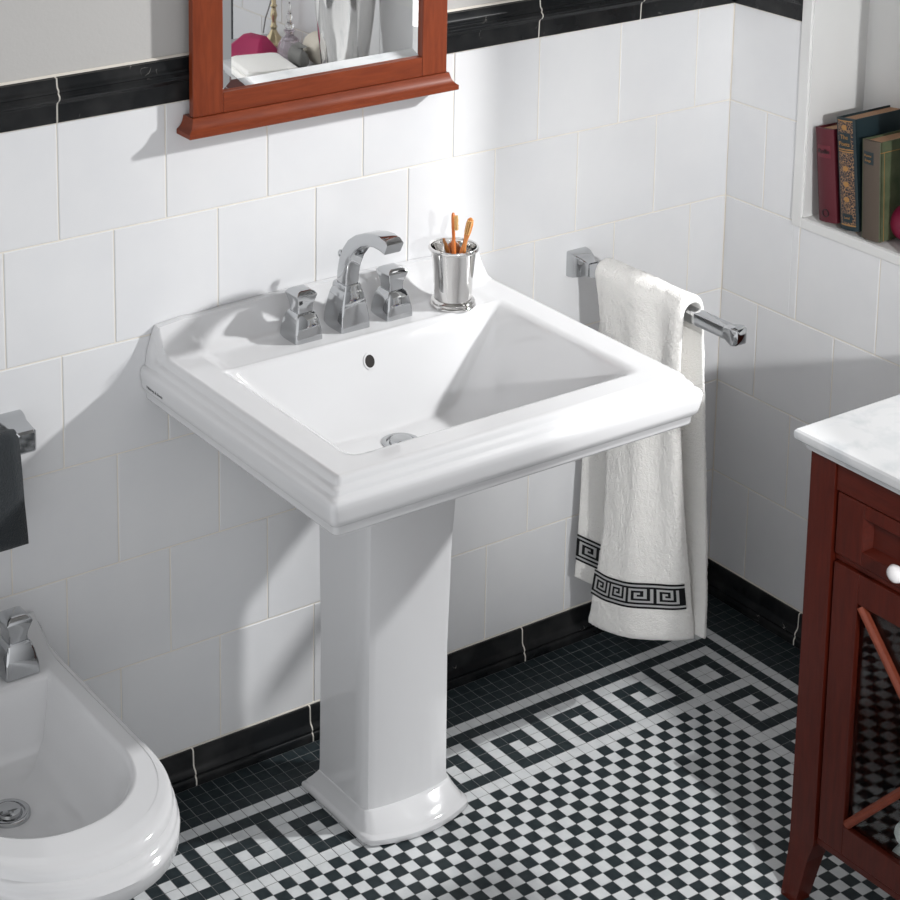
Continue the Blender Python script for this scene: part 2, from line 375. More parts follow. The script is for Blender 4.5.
# mosaic floor: one tile = P, laid from the baseboards, black/white border with meander
P = 0.02468; U0 = 1.15705; V0 = 0.018
def is_white(u, v):
    if v < 4 or u > 8: return False
    if v == 4 or u == 8: return True
    if v == 5 or u == 7: return False
    if u >= 1 and v <= 11 and u <= 6:                      # corner block
        if u in (1, 6) or v in (6, 11): return True
        if u in (2, 5) or v in (7, 10): return False
        return True
    if v <= 11 and u < 1:
        if v == 11: return True
        k = u % 6; r = v-6
        pat = ["BWWWWW", "BWBBBW", "BWBWBW", "BWBWWW", "BWBBBB"]
        return pat[r][k] == 'W'
    if u >= 1 and v >= 12:
        r = (v-12) % 6
        pat = ["WBBBBW", "WBWWBW", "WBWBBW", "WBWWWW", "WBBBBB", "WWWWWW"]
        return pat[r][u-1] == 'W'
    return (u+v) % 2 != 0
bm = bmesh.new(); g = 0.0008
for v in range(0, 82):
    for u in range(-88, 14):
        x0 = U0+u*P; y1 = -V0-v*P; mi = 1 if is_white(u, v) else 0
        dx0, dy1 = random.uniform(-.0002, .0002), random.uniform(-.0002, .0002)
        a = (x0+g+dx0, y1-P+g+dy1); b = (x0+P-g+dx0, y1-g+dy1)
        t = [(a[0], a[1], 0), (b[0], a[1], 0), (b[0], b[1], 0), (a[0], b[1], 0)]
        l = [(p[0], p[1], -.0012) for p in t]
        rings(bm, [l, t], True, False, True, mi)
box(bm, (XL-.05, -2.06, -0.05), (XR+0.2, 0.05, -0.0006), 2)
obj('floor', bm, ['fblack', 'fwhite', 'fgrout'], kind='structure')

# ------------------------------------------------------------------ washbasin on pedestal
XC = 0.514
wb = thing('pedestal_washbasin', 'large white ceramic washbasin on a pedestal, stepped rim and rectangular bowl', 'washbasin', (XC, -0.001, 0))
HW, DP, ZR = 0.371, 0.579, 0.837
prof = [(.060, .742), (.024, .746), (.0165, .750), (.0145, .754), (.0140, .764), (.0115, .7675), (.0070, .7715), (.0052, .780), (.0025, .795), (.0022, .8035), (.0035, .8090), (.0070, .8125), (.0115, .8140),
        (.0130, .8165), (.0140, .8200), (.0175, .8235), (.0210, .8245), (.0225, .8270), (.0235, .8310), (.0270, .8350), (.031, ZR)]
def oring(ins, z, r):
    pts = [(-(HW-ins), 0.0)]
    n = 6
    x0, y0 = -(HW-ins), -(DP-ins)
    for k in range(41): pts.append((x0, (y0+r)*(k/40.0)))
    for k in range(1, n): a = PI+k*PI/2/n; pts.append((x0+r+r*math.cos(a), y0+r+r*math.sin(a)))
    for k in range(41): pts.append((x0+r+(-2*x0-2*r)*k/40.0, y0))
    for k in range(1, n): a = 1.5*PI+k*PI/2/n; pts.append((-x0-r+r*math.cos(a), y0+r+r*math.sin(a)))
    for k in range(41): pts.append((-x0, (y0+r)*(1-k/40.0)))
    return pts[1:]
IN = 0.031; HX, HY = HW-IN, DP-IN
def bs_top(X): return 0.8935 - 0.013*(abs(X)/0.34)**3
def basin_z(X, y):
    # bowl
    zs = ZR-1.02*(0.286-abs(X)); zf = ZR-1.2*(y+0.502); zb = ZR-2.6*(-0.138-y)
    fl = 0.6815 + 0.08*math.hypot(X, (y+0.24)*0.9)*0.5
    z = smax(smax(zs, zf, .03), smax(zb, fl, .03), .03)
    z = smin(z, ZR, .011)
    # slightly lowered tap deck
    dk = sstep(.292, .262, abs(X))*sstep(-.155, -.125, y)*0.004
    z -= dk
    # upstand against the wall, coved into the deck
    t = -y
    h = bs_top(X)-ZR
    end = sstep(0.343, 0.300, abs(X))
    wd = 0.016+0.046*(0.55+0.45*end)
    if t < 0.014: c = 1.0
    else: c = max(0.0, 1-(t-0.014)/wd)**2.4
    z += h*c
    return z
bm = bmesh.new()
NX, NY = 250, 200
def gx(i):
    return -HX+2*HX*i/NX
def gy(j): return -HY*j/NY
ver = [[None]*(NY+1) for _ in range(NX+1)]
for i in range(NX+1):
    for j in range(NY+1):
        X, y = gx(i), gy(j)
        ver[i][j] = bm.verts.new((X, y, basin_z(X, y)))
for i in range(NX):
    for j in range(NY):
        bm.faces.new((ver[i][j], ver[i+1][j], ver[i+1][j+1], ver[i][j+1]))
rs = []
for ins, z in prof[:-1]:
    rs.append([(x, y, z) for x, y in oring(ins, z, 0.010 if ins < .05 else .02)])
# neck: close to the wall the side profile climbs into the upstand
def lift(ring, ins):
    out = []
    for x, y, z in ring:
        if 0.0125 <= ins < .04 and z > .8 and y > -0.028:
            k = sstep(-0.028, -0.010, y)
            f = (ins-.0125)/.0185
            top = 0.8835
            z = z+(k*f**0.75)*(top-z)*0.96
            sgn = 1 if x > 0 else -1
        out.append((x, y, z))
    return out
rs = [lift(r, p[0]) for r, p in zip(rs, prof)]
vr = rings(bm, rs, False)
# join the outer profile to the top field with a triangle band
outer = vr[-1]
border = [ver[0][j] for j in range(NY+1)]+[ver[i][NY] for i in range(1, NX+1)]+[ver[NX][j] for j in range(NY-1, -1, -1)]
def arc(vs):
    L = [0]
    for a, b in zip(vs, vs[1:]): L.append(L[-1]+(Vector(a.co.xy)-Vector(b.co.xy)).length)
    return [l/L[-1] for l in L]
A, B = arc(outer), arc(border); i = j = 0
while i < len(outer)-1 or j < len(border)-1:
    if j == len(border)-1 or (i < len(outer)-1 and A[i+1] <= B[j+1]):
        bm.faces.new((outer[i], border[j], outer[i+1])); i += 1
    else:
        bm.faces.new((outer[i], border[j], border[j+1])); j += 1
# underside: hollow shell seen from below
under = vr[0]
c2 = [bm.verts.new((v.co.x*0.55, -0.06+v.co.y*0.60, 0.673)) for v in under]
for k in range(len(under)-1): bm.faces.new((under[k], under[k+1], c2[k+1], c2[k]))
bm.faces.new(c2)
basin = obj('basin', bm, 'ceramic', wb, smooth=50)
# pedestal column with flared, bow-fronted foot
def dring(hx, yb, yf, bow, z, n=14, r=0.012):
    pts = [(-hx, yb)]
    m = 6
    for k in range(1, m): pts.append((-hx, yb+(yf+r-yb)*k/m))
    for k in range(n+1):
        t = k/n; X = -hx+2*hx*t
        e = min(1.0, min(t, 1-t)*2*hx/r) if r > 0 else 1
        rr = r*(1-math.sqrt(max(0, 1-(1-e)**2)))
        pts.append((X, yf+rr-bow*(1-(2*t-1)**2)))
    for k in range(m-1, 0, -1): pts.append((hx, yb+(yf+r-yb)*k/m))
    pts.append((hx, yb))
    return [(x, y, z) for x, y in pts]
bm = bmesh.new()
pr = [(.1085, -.126, -.317, .026, 0.0), (.1110, -.123, -.321, .026, .003), (.1118, -.122, -.322, .026, .008), (.1110, -.123, -.321, .026, .0125), (.1085, -.125, -.317, .026, .0150), (.1060, -.127, -.314, .026, .0160), (.1050, -.128, -.312, .026, .0175),
      (.1030, -.130, -.309, .025, .0215), (.0990, -.136, -.303, .021, .028), (.0955, -.142, -.296, .016, .036), (.0938, -.146, -.292, .013, .0410), (.0930, -.147, -.2900, .0118, .0432), (.0912, -.148, -.2875, .011, .0442), (.0904, -.148, -.2855, .010, .060),
      (.0895, -.148, -.284, .008, .30), (.0925, -.147, -.288, .008, .50), (.0975, -.144, -.296, .008, .64), (.101, -.142, -.303, .008, .676)]
rings(bm, [dring(*p[:4], p[4], 26) for p in pr], True, True, True)
ped = obj('pedestal', bm, 'ceramic', wb, smooth=35); ped.location = (-0.010, 0, 0)
# overflow and waste
bm = bmesh.new()
oy = -0.1545; oz = basin_z(0, oy)
nrm = Vector((0, -2.6, 1)).normalized(); tv = Vector((1, 0, 0)); bv = nrm.cross(tv)
cc = Vector((-0.006, oy, oz))
rs = [[cc+nrm*h+r*(math.cos(2*PI*k/28)*tv+math.sin(2*PI*k/28)*bv*1.15) for k in range(28)] for r, h in ((.0125, -.004), (.0125, .0012), (.0100, .0016), (.0096, .0012))]
rings(bm, rs, True, False, False, 0)
rings(bm, [rs[-1], [cc+nrm*0.0008+.0095*(math.cos(2*PI*k/28)*tv+math.sin(2*PI*k/28)*bv*1.15) for k in range(28)]], True, False, True, 1)
obj('overflow_hole', bm, ['ceramic', 'drainhole'], wb, smooth=40)
bm = bmesh.new(); dz = basin_z(0, -.235)
lathe(bm, [(.034, -.006), (.034, .0025), (.031, .0042), (.026, .0035), (.0245, .001), (.0215, .001), (.0205, .004), (.019, .0075), (.012, .0092), (.004, .0095)], 40)
waste = obj('waste_plug', bm, 'chrome', wb, smooth=40); waste.location = (-0.006, -.250, basin_z(-.006, -.250))
text('maker_logo', 'Villeroy & Boch', 0.0085, 'logo', wb, (-HW+0.0046, -0.043, 0.7825), (PI/2, 0, -PI/2), 0.0004, shear=0.25)

# ------------------------------------------------------------------ taps
ZD = ZR-0.004
def pyramid(bm, secs, bev=0.004):
    # secs: (half x, half y, z, round)
    rings(bm, [rrect(a, b, r, 0, cy, z, 4) for a, b, z, r, cy in secs], True, True, True)
def handle_meshes():
    bm = bmesh.new()
    pyramid(bm, [(.0275, .0275, 0, .004, 0), (.0275, .0275, .004, .004, 0), (.0262, .0262, .018, .004, 0), (.0225, .0225, .036, .004, 0), (.0188, .0188, .046, .003, 0), (.0175, .0175, .0475, .003, 0),
                 (.0165, .0165, .049, .003, 0)])
    base = bm
    bm = bmesh.new()
    pyramid(bm, [(.0150, .0150, .049, .003, 0), (.0148, .0148, .055, .003, 0), (.0152, .0152, .062, .002, 0), (.0178, .0178, .071, .002, 0), (.0205, .0205, .0800, .0018, 0), (.0203, .0203, .0815, .0018, 0),
                 (.0172, .0172, .0860, .003, 0), (.0115, .0115, .0893, .003, 0), (.004, .004, .0903, .002, 0)])
    return base, bm
tap = thing('basin_mixer_tap', 'chrome three-hole basin mixer with square base and arched spout', 'tap', (0.512, -0.080, ZD))
def handle_pair(parent, x, y, sc=1.0, rot=0.0):
    b1, b2 = handle_meshes()
    h = obj('handle', b1, 'chrome', parent, smooth=28); h.location = (x, y, 0); h.scale = (sc, sc, sc); h.rotation_euler = (0, 0, rot)
    obj('knob', b2, 'chrome', h, smooth=28)
    return h
handle_pair(tap, -0.0955, -0.001); handle_pair(tap, 0.0955, -0.001)
bm = bmesh.new()
pyramid(bm, [(.030, .030, 0, .004, 0), (.030, .030, .005, .004, 0), (.0292, .0292, .02, .004, 0), (.0255, .0258, .045, .004, 0), (.0212, .0228, .062, .003, 0), (.0188, .021, .0685, .003, 0), (.0178, .0205, .070, .003, 0), (.0172, .020, .0765, .003, 0), (.0160, .0185, .080, .003, 0)])
obj('spout_base', bm, 'chrome', tap, smooth=28)
bm = bmesh.new()
# outer (y,z) and inner (y,z) edges of the arched spout, relative to the tap
outp = [(.012, .080), (.0105, .098), (.005, .118), (-.006, .140), (-.022, .158), (-.045, .1725), (-.072, .183), (-.098, .1890), (-.118, .1905), (-.133, .1885), (-.142, .183)]
inp = [(-.017, .080), (-.0185, .098), (-.0235, .115), (-.033, .132), (-.047, .147), (-.064, .158), (-.083, .1645), (-.101, .167), (-.117, .1670), (-.126, .1655), (-.132, .165)]
outp = [(y, .08+(z-.08)*1.10) for y, z in outp]; inp = [(y, .08+(z-.08)*1.10) for y, z in inp]
rs = []
for k, ((y0, z0), (y1, z1)) in enumerate(zip(outp, inp)):
    t = k/(len(outp)-1); hw = .0138+.0032*t; r = .0028
    a, b = Vector((0, y0, z0)), Vector((0, y1, z1)); n = (a-b).normalized(); m = (a+b)/2; hh = (a-b).length/2
    rs.append([m+Vector((1, 0, 0))*p[0]+n*p[1] for p in rrect(hw, hh, r, n=3)])
rings(bm, rs, True, True, True)
obj('spout', bm, 'chrome', tap, smooth=30)
bm = bmesh.new(); lathe(bm, [(.0015, 0.0), (.0022, .004), (.0022, .055), (.005, .058), (.0055, .064), (.003, .068), (.001, .0685)], 14)
rod = obj('lift_rod', bm, 'chrome', tap, smooth=40); rod.location = (0, .019, .064)

# ------------------------------------------------------------------ tumbler and toothbrushes
TX, TY = 0.7255, -0.104
tum = thing('tumbler', 'polished silver tumbler with beaded rim, standing on the washbasin deck', 'tumbler', (TX, TY, ZD))
bm = bmesh.new()
k_ = 1.16
lathe(bm, [(r*k_, z) for r, z in [(.028, .001), (.0285, .012), (.0305, .05), (.0345, .100), (.0362, .108), (.0345, .108), (.0328, .100), (.0288, .05), (.0268, .012), (.0255, .006), (.003, .006)]], 48)
obj('cup', bm, 'silver', tum, smooth=40)
bm = bmesh.new(); lathe(bm, [(r*k_, z) for r, z in [(.0275, 0), (.0345, 0), (.0355, .002), (.0345, .005), (.0325, .006), (.0325, .008), (.0338, .0098), (.0325, .0122), (.0288, .0135), (.0282, .012), (.0275, .004)]], 48, cap=False)
obj('base_ring', bm, 'silver', tum, smooth=50)
bm = bmesh.new(); lathe(bm, [(r*k_, z) for r, z in [(.0348, .1045), (.0372, .1035), (.0388, .1055), (.0390, .1085), (.0375, .111), (.0352, .1105), (.0345, .108), (.0348, .1045)]], 48, cap=False)
obj('rim', bm, 'silver', tum, smooth=60)
def brush(name, label, base, tip, m, roll):
    base, tip = Vector(base), Vector(tip)
    d = (tip-base); L = d.length; q = d.to_track_quat('Z', 'Y')
    b = thing(name, label, 'toothbrush', base, (q @ Matrix.Rotation(roll, 3, 'Z').to_quaternion()).to_euler(), 'toothbrushes in the silver tumbler')
    bm = bmesh.new(); rs = []
    for z, w, t in ((0, .003, .002), (.002, .0055, .003), (.03, .0062, .0034), (.07, .0056, .0034), (L-.062, .0056, .0034), (L-.05, .0036, .0030), (L-.044, .0034, .0028), (L-.036, .0046, .0026), (L-.026, .0062, .0026), (L-.012, .0066, .0026), (L-.004, .0055, .0024), (L-.001, .003, .0018), (L, .001, .001)):
        rs.append(rrect(t, w, min(t, w)*.9, 0, 0, z, 3))
    rings(bm, rs, True, True, True)
    obj('brush_handle', bm, m, b, smooth=50)
    bm = bmesh.new()
    for i in range(9):
        for j in (-1, 0, 1):
            z = L-.030+i*.0029; x0 = .0022
            lathe_pts = [(x0, j*.0032, z), (x0+.0062+random.uniform(-.0004, .0004), j*.0034, z)]
            tube(bm, lathe_pts, .00125, 6)
    obj('bristles', bm, 'bristle', b, smooth=50)
    return b
brush('toothbrush', 'dark amber toothbrush, the more upright one in the silver tumbler', (TX-.004, TY-.012, ZD+.0095), (TX-.002, TY+.001, ZD+.172), 'brush', PI-0.75)
brush('toothbrush', 'paler honey toothbrush, the one leaning further in the silver tumbler', (TX-.012, TY-.008, ZD+.0095), (TX+.0335, TY-.006, ZD+.158), 'brush2', PI-0.9)

# ------------------------------------------------------------------ wall mirror
mir = thing('wall_mirror', 'rectangular mirror in a reddish wooden frame hanging above the washbasin', 'mirror', (0.494, 0, 1.2085))
X0, X1, FT = -.2580, .2665, 0.82
SL, SR_, FY, ZS = .0590, .0545, -.0295, .0312
BK = -.0165
bm = bmesh.new(); box(bm, (X0, FY, ZS), (X0+SL, BK, FT), 0, .0012, 1); obj('frame_stile', bm, 'cherryV', mir)
bm = bmesh.new(); box(bm, (X1-SR_, FY, ZS), (X1, BK, FT), 0, .0012, 1); obj('frame_stile', bm, 'cherryV', mir)
bm = bmesh.new(); box(bm, (X0+SL, FY+.0003, ZS), (X1-SR_, BK, .0660), 0, .0008, 1); obj('frame_rail', bm, 'cherryH', mir)
bm = bmesh.new(); box(bm, (X0+SL, FY+.0003, FT-.05), (X1-SR_, BK, FT), 0, .0008, 1); obj('frame_rail', bm, 'cherryH', mir)
bm = bmesh.new()
sp = [(.0150, 0.0), (.0160, .001), (.0160, .0085), (.0150, .0095), (.0125, .0110), (.0085, .0150), (.0055, .0205), (.0035, .0270), (.0025, ZS)]
rs = [[(X0-e, -.002, z), (X0-e, FY-.002-e*.9, z), (X1+e*.95, FY-.002-e*.9, z), (X1+e*.95, -.002, z)] for e, z in sp]
rings(bm, rs, True, True, True); obj('sill', bm, 'cherryH', mir, smooth=25)
bm = bmesh.new()
gx0, gx1, gz0, gz1 = X0+SL, X1-SR_, .0660, FT-.05; bv = .0185
o = [(gx0, -.0225, gz0), (gx1, -.0225, gz0), (gx1, -.0225, gz1), (gx0, -.0225, gz1)]
i_ = [(gx0+bv, -.0245, gz0+bv), (gx1-bv, -.0245, gz0+bv), (gx1-bv, -.0245, gz1-bv), (gx0+bv, -.0245, gz1-bv)]
bk = [(x, -.0175, z) for x, y, z in o]
rings(bm, [bk, o, i_], True, True, True); obj('mirror_glass', bm, 'mirror', mir)

# ------------------------------------------------------------------ chrome towel bar on the right with the white towel
BX, BZ = 1.104, 0.803
bar = thing('towel_bar', 'straight chrome towel bar projecting from the wall right of the washbasin', 'towel bar', (BX, 0, BZ))
bm = bmesh.new()
rs = []
for y, hx, hz in ((0.0, .0245, .0255), (-.006, .0245, .0255), (-.016, .0232, .024), (-.030, .0185, .0195), (-.042, .0135, .0150), (-.050, .0125, .0138)):
    rs.append([(p[0], y, p[1]) for p in rrect(hx, hz, .003, n=3)])
rings(bm, rs, True, True, True); obj('wall_mount', bm, 'chrome', bar, smooth=28)
bm = bmesh.new()
rs = [[(p[0], y, p[1]) for p in rrect(.0112, .0122, .0018, n=3)] for y in (-.049, -.405)]
rings(bm, rs, True, True, True); obj('bar', bm, 'chrome', bar, smooth=28)
bm = bmesh.new(); rs = []
for y, hx, hz in ((-.404, .0112, .0122), (-.410, .0118, .0128), (-.424, .0150, .0160), (-.430, .0153, .0163), (-.437, .0135, .0145), (-.441, .0095, .010), (-.4425, .004, .004)):
    rs.append([(p[0], y, p[1]) for p in rrect(hx, hz, .0025, n=3)])
rings(bm, rs, True, True, True); obj('end_cap', bm, 'chrome', bar, smooth=32)

LF, LB = 0.744, 0.685                     # hanging lengths, front (-x side) and back
R0 = 0.019
def towel_pt(s, t, off=0.0):
    # s: metres along the towel from the bar crest (negative: front panel, positive: back panel); t 0..1 from wall side to room side
    arcl = PI*R0/2
    front = s < 0; a = abs(s)
    # fold pattern
    f1 = math.sin(t*9.5+0.6); f2 = math.sin(t*17+1.9)
    down = max(0.0, a-arcl)
    dn = down/0.70
    top = max(0.0, 1-dn*2.2)
    if a < arcl:
        th = a/R0; x = -R0*math.sin(th); z = R0*math.cos(th)
        nx, nz = -math.sin(th), math.cos(th)
    else: x, z, nx, nz = -R0, -(a-arcl), -1.0, 0.0
    w = min(1.0, a/arcl)
    fold = (0.0075*f1+0.0034*f2)*w*(0.45+0.9*min(1, down/0.15))*(0.65+0.5*top)*(1-0.6*min(1, dn))
    if front:
        sn = math.sin(PI*min(dn, 1))
        ylo, yhi = -.079-0.050*sn-.012*dn, -.320+0.012*sn+.000*dn
        x += fold+(.056*t**2.2)*dn-.004*sn
        z += 0.06*dn*t**1.8
    else:
        x = -x; nx = -nx
        q = min(1.0, dn*2.2)
        ylo, yhi = -.079+0.046*q, -.320-0.020*dn
        x += (-.034+.054*t)*dn + 0.006*math.sin(PI*min(dn*.9, 1)) - fold*0.6
        z += 0.01*dn
    edge = 0.012*math.sin(PI*min(1, dn*1.3))
    y = ylo+(yhi-ylo)*t
    y += 0.004*math.sin(7*t+5*dn)
    p = Vector((BX+x+nx*off, y, BZ+z+nz*off+0.004))
    return p
tw = thing('hand_towel', 'white terry hand towel with black key-pattern borders, draped over the chrome bar', 'towel', (BX, -.2, BZ))
bm = bmesh.new(); TS, TT = 400, 120; th = 0.0125
lay = {}
for li, off in ((0, 0.0), (1, th)):
    for i in range(TS+1):
        s = -LF+(LF+LB)*i/TS
        for j in range(TT+1):
            t = j/TT
            e = min(1.0, min(t, 1-t)*46/2.5, min(i, TS-i)/5.0)
            o = off if li == 0 else th*0.25+th*0.75*math.sqrt(max(0, 1-(1-e)**2))
            p = towel_pt(s, t, o)
            if li == 1:
                nz = noise.noise(p*210)*0.0013+noise.noise(p*70)*0.0010+noise.noise(p*24)*0.0016
                p = p+(Vector((-nz if s < 0 else nz, 0, 0)) if abs(s) > .05 else Vector((0, 0, nz)))
            lay[li, i, j] = bm.verts.new(p-Vector((BX, -.2, BZ)))
hemF = 6
for i in range(TS):
    for j in range(TT):
        f = bm.faces.new((lay[1, i, j], lay[1, i+1, j], lay[1, i+1, j+1], lay[1, i, j+1]))
        bm.faces.new((lay[0, i, j], lay[0, i, j+1], lay[0, i+1, j+1], lay[0, i+1, j]))
for i in range(TS):
    for j, sg in ((0, 1), (TT, -1)):
        bm.faces.new((lay[0, i, j], lay[0, i+1, j], lay[1, i+1, j], lay[1, i, j])[::sg])
for j in range(TT):
    for i in (0, TS): bm.faces.new((lay[0, i, j], lay[0, i, j+1], lay[1, i, j+1], lay[1, i, j]))
obj('towel_cloth', bm, 'terry', tw, smooth=True)
KEY = ["########.", "#......#.", "#.####.#.", "#.#..#.#.", "#.##.#.#.", "#....#.#.", "######.#."]
def key_band(s0, s1, units, flip, nm='key_pattern_band', off=None, tmax=1.0):
    bm = bmesh.new(); rows = 7+6; cols = units*9+2
    pv = {}
    sub = 1
    for r in range(rows+1):
        for c in range(cols+1):
            s = s0+(s1-s0)*r/rows; t = c/cols
            t2 = 0.004+0.992*t*tmax
            p = towel_pt(s, t2, th+0.0017 if off is None else off)
            # lie on the same slightly uneven nap
            pv[r, c] = bm.verts.new(p-Vector((BX, -.2, BZ)))
    for r in range(rows):
        for c in range(cols):
            w = False
            rr = r-3; cc = c-1
            if r in (1, rows-2): w = True                 # fine white line inside the border
            elif 0 <= rr < 7 and 0 <= cc < units*9:
                k = KEY[rr if not flip else 6-rr][cc % 9]; w = k == '#'
            f = bm.faces.new((pv[r, c], pv[r, c+1], pv[r+1, c+1], pv[r+1, c])); f.material_index = 1 if w else 0
    # thin edge so that the band has a body
    ext = bmesh.ops.solidify(bm, geom=list(bm.faces), thickness=0.0012)
    return obj(nm, bm, ['kblack', 'kwhite'], tw, smooth=True)
key_band(-LF+0.128, -LF+0.072, 4, True)
key_band(LB-0.092, LB-0.038, 2, True, off=-0.0022, tmax=0.46)

# ------------------------------------------------------------------ bar with dark towel at the left edge
lb = thing('towel_rail', 'chrome towel rail on the wall at the left edge, above the bidet', 'towel bar', (-.10, 0, .765))
bm = bmesh.new(); rs = []
for y, hx, hz in ((0.0, .0245, .0255), (-.006, .0245, .0255), (-.016, .0232, .024), (-.030, .0200, .0210), (-.055, .0185, .0195), (-.066, .018, .019), (-.070, .014, .015)):
    rs.append([(p[0], y, p[1]) for p in rrect(hx, hz, .004, n=3)])
rings(bm, rs, True, True, True); obj('wall_mount', bm, 'chrome', lb, smooth=28)
bm = bmesh.new(); rs = [[(x, -.055+p[0], p[1]) for p in rrect(.0105, .0115, .0018, n=3)] for x in (-.017, -.70)]
rings(bm, rs, True, True, True); obj('bar', bm, 'chrome', lb, smooth=28)
dt = bmesh.new()
secs = []
for s in range(0, 61):
    a = s/60.0
    secs.append(a)
TD = 24; lv = {}
for li, off in ((0, 0.0), (1, .009)):
    for i in range(61):
        s = -.195+.36*i/60.0; a = abs(s); r = .0165; al = PI*r/2
        if a < al: q = a/r; yy, zz, ny, nz = -r*math.sin(q), r*math.cos(q), -math.sin(q), math.cos(q)
        else: yy, zz, ny, nz = -r-0.012*(a-al)/.2, -(a-al), -1, 0
        if s > 0: yy, ny = -yy*.9, -ny
        for j in range(TD+1):
            x = -.1145+.0-j*.018 + 0.008*max(0, (a-al))/.2
            e = min(1, min(j, TD-j)/2.0, min(i, 60-i)/2.0); o = off*(0.2+.8*e) if li else 0
            w = noise.noise(Vector((x*30, s*12, 3)))*.003
            lv[li, i, j] = dt.verts.new((x, -.055+yy+ny*(o+w), .768+zz+nz*o))
for i in range(60):
    for j in range(TD):
        dt.faces.new((lv[1, i, j], lv[1, i+1, j], lv[1, i+1, j+1], lv[1, i, j+1])); dt.faces.new((lv[0, i, j], lv[0, i, j+1], lv[0, i+1, j+1], lv[0, i+1, j]))
for i in range(60):
    for j in (0, TD): dt.faces.new((lv[0, i, j], lv[0, i+1, j], lv[1, i+1, j], lv[1, i, j]))
for j in range(TD):
    for i in (0, 60): dt.faces.new((lv[0, i, j], lv[0, i, j+1], lv[1, i, j+1], lv[1, i, j]))
tag(obj('dark_towel', dt, 'darkterry', smooth=True), 'charcoal terry towel hanging from the rail at the left edge', 'towel')

# ------------------------------------------------------------------ bidet
BCX = -0.236
bd = thing('bidet', 'white ceramic bidet with rounded front, against the wall at lower left', 'bidet', (BCX, 0, 0))
def dshape(hw, yb, ym, yf, n=30, m=14):
    pts = []
    for k in range(m): pts.append((hw, yb+(ym-yb)*k/m))
    for k in range(n+1):
        a = PI*k/n; c, s_ = math.cos(a), math.sin(a)
        pts.append((hw*math.copysign(abs(c)**.93, c), ym-(ym-yf)*abs(s_)**.93))
    for k in range(m-1, -1, -1): pts.append((-hw, yb+(ym-yb)*k/m))
    return pts
ZBR = 0.386
bm = bmesh.new()
outer = [(.105, 0, -.20, -.38, 0), (.107, 0, -.20, -.39, .02), (.110, 0, -.22, -.41, .10), (.114, 0, -.25, -.430, .16), (.126, 0, -.28, -.466, .205), (.147, 0, -.32, -.520, .250), (.1645, 0, -.355, -.566, .285), (.1765, 0, -.378, -.597, .315), (.1805, 0, -.391, -.612, .33),
         (.1810, 0, -.392, -.614, .348), (.1812, 0, -.392, -.615, .354), (.1810, 0, -.391, -.611, .3585), (.1808, 0, -.390, -.6065, .3600), (.1807, 0, -.39, -.6045, .3635), (.1805, 0, -.39, -.602, .367), (.1800, 0, -.388, -.596, .3705), (.1797, 0, -.387, -.5905, .3715),
         (.1795, 0, -.387, -.5885, .375), (.1790, 0, -.386, -.585, .380), (.1765, 0, -.385, -.578, .3845), (.1725, 0, -.382, -.568, ZBR)]
def bid_lift(x, y, z):
    # deck rises into an upstand at the wall
    h = 0.045*(max(0.0, 1-max(0, (-y-.022))/.075)**2.2)
    k = sstep(.1815, .1675, abs(x))
    return z+h*k*sstep(.35, ZBR, z)
rs = [[(x, y, bid_lift(x, y, p[4])) for x, y in dshape(*p[:4])] for p in outer]
inner = [(.1675, -.010, -.375, -.552, ZBR+.0005), (.144, -.112, -.36, -.506, ZBR), (.1405, -.117, -.358, -.501, ZBR-.003), (.137, -.121, -.355, -.496, ZBR-.012), (.130, -.130, -.348, -.484, .34), (.115, -.145, -.335, -.46, .29), (.088, -.165, -.31, -.41, .262), (.05, -.19, -.28, -.34, .252), (.01, -.22, -.24, -.25, .25)]
ri = [[(x, y, bid_lift(x, y, p[4]) if i == 0 else p[4]) for x, y in dshape(*p[:4])] for i, p in enumerate(inner)]
rings(bm, rs+[ri[0]], True, True, False)
# deck between upstand and bowl: fine strips from ring 0 to ring 1
prev = ri[0]; N = 12; strips = []
for k in range(N+1):
    t = k/N
    strips.append([(a[0]*(1-t)+b[0]*t, a[1]*(1-t)+b[1]*t, bid_lift(a[0]*(1-t)+b[0]*t, a[1]*(1-t)+b[1]*t, ZBR)) for a, b in zip(ri[0], ri[1])])
rings(bm, strips+ri[2:], True, False, True)
bmesh.ops.remove_doubles(bm, verts=bm.verts, dist=1e-5)
obj('bidet_body', bm, 'ceramic', bd, smooth=50)
bm = bmesh.new(); lathe(bm, [(.034, -.01), (.034, .0025), (.031, .0042), (.026, .0035), (.0245, .001), (.0215, .001), (.0205, .004), (.019, .0075), (.012, .0092), (.004, .0095)], 40)
w2 = obj('waste_plug', bm, 'chrome', bd, smooth=40); w2.location = (.006, -.244, .253)
bt = thing('bidet_tap', 'chrome bidet tap with square handles, cut by the left edge', 'tap', (BCX, -.078, ZBR+.002))
handle_pair(bt, 0.098, -.006, 1.12); handle_pair(bt, -.098, -.006, 1.12)
bm = bmesh.new(); pyramid(bm, [(.030, .030, 0, .004, 0), (.0292, .0292, .02, .004, 0), (.0225, .0235, .05, .004, 0), (.018, .02, .06, .003, 0), (.016, .018, .066, .003, 0)])
obj('spout_base', bm, 'chrome', bt, smooth=28)
bm = bmesh.new(); rs = []
for y, z, hz in ((.004, .064, .016), (.0, .080, .016), (-.02, .092, .013), (-.05, .095, .011), (-.08, .088, .010), (-.092, .082, .008)):
    rs.append([(p[0], y+(p[1]*.9 if y > -.01 else 0), z+(p[1]*0.2 if y > -.01 else p[1])) for p in rrect(.015, hz, .003, n=3)])
rings(bm, rs, True, True, True); obj('spout', bm, 'chrome', bt, smooth=30)

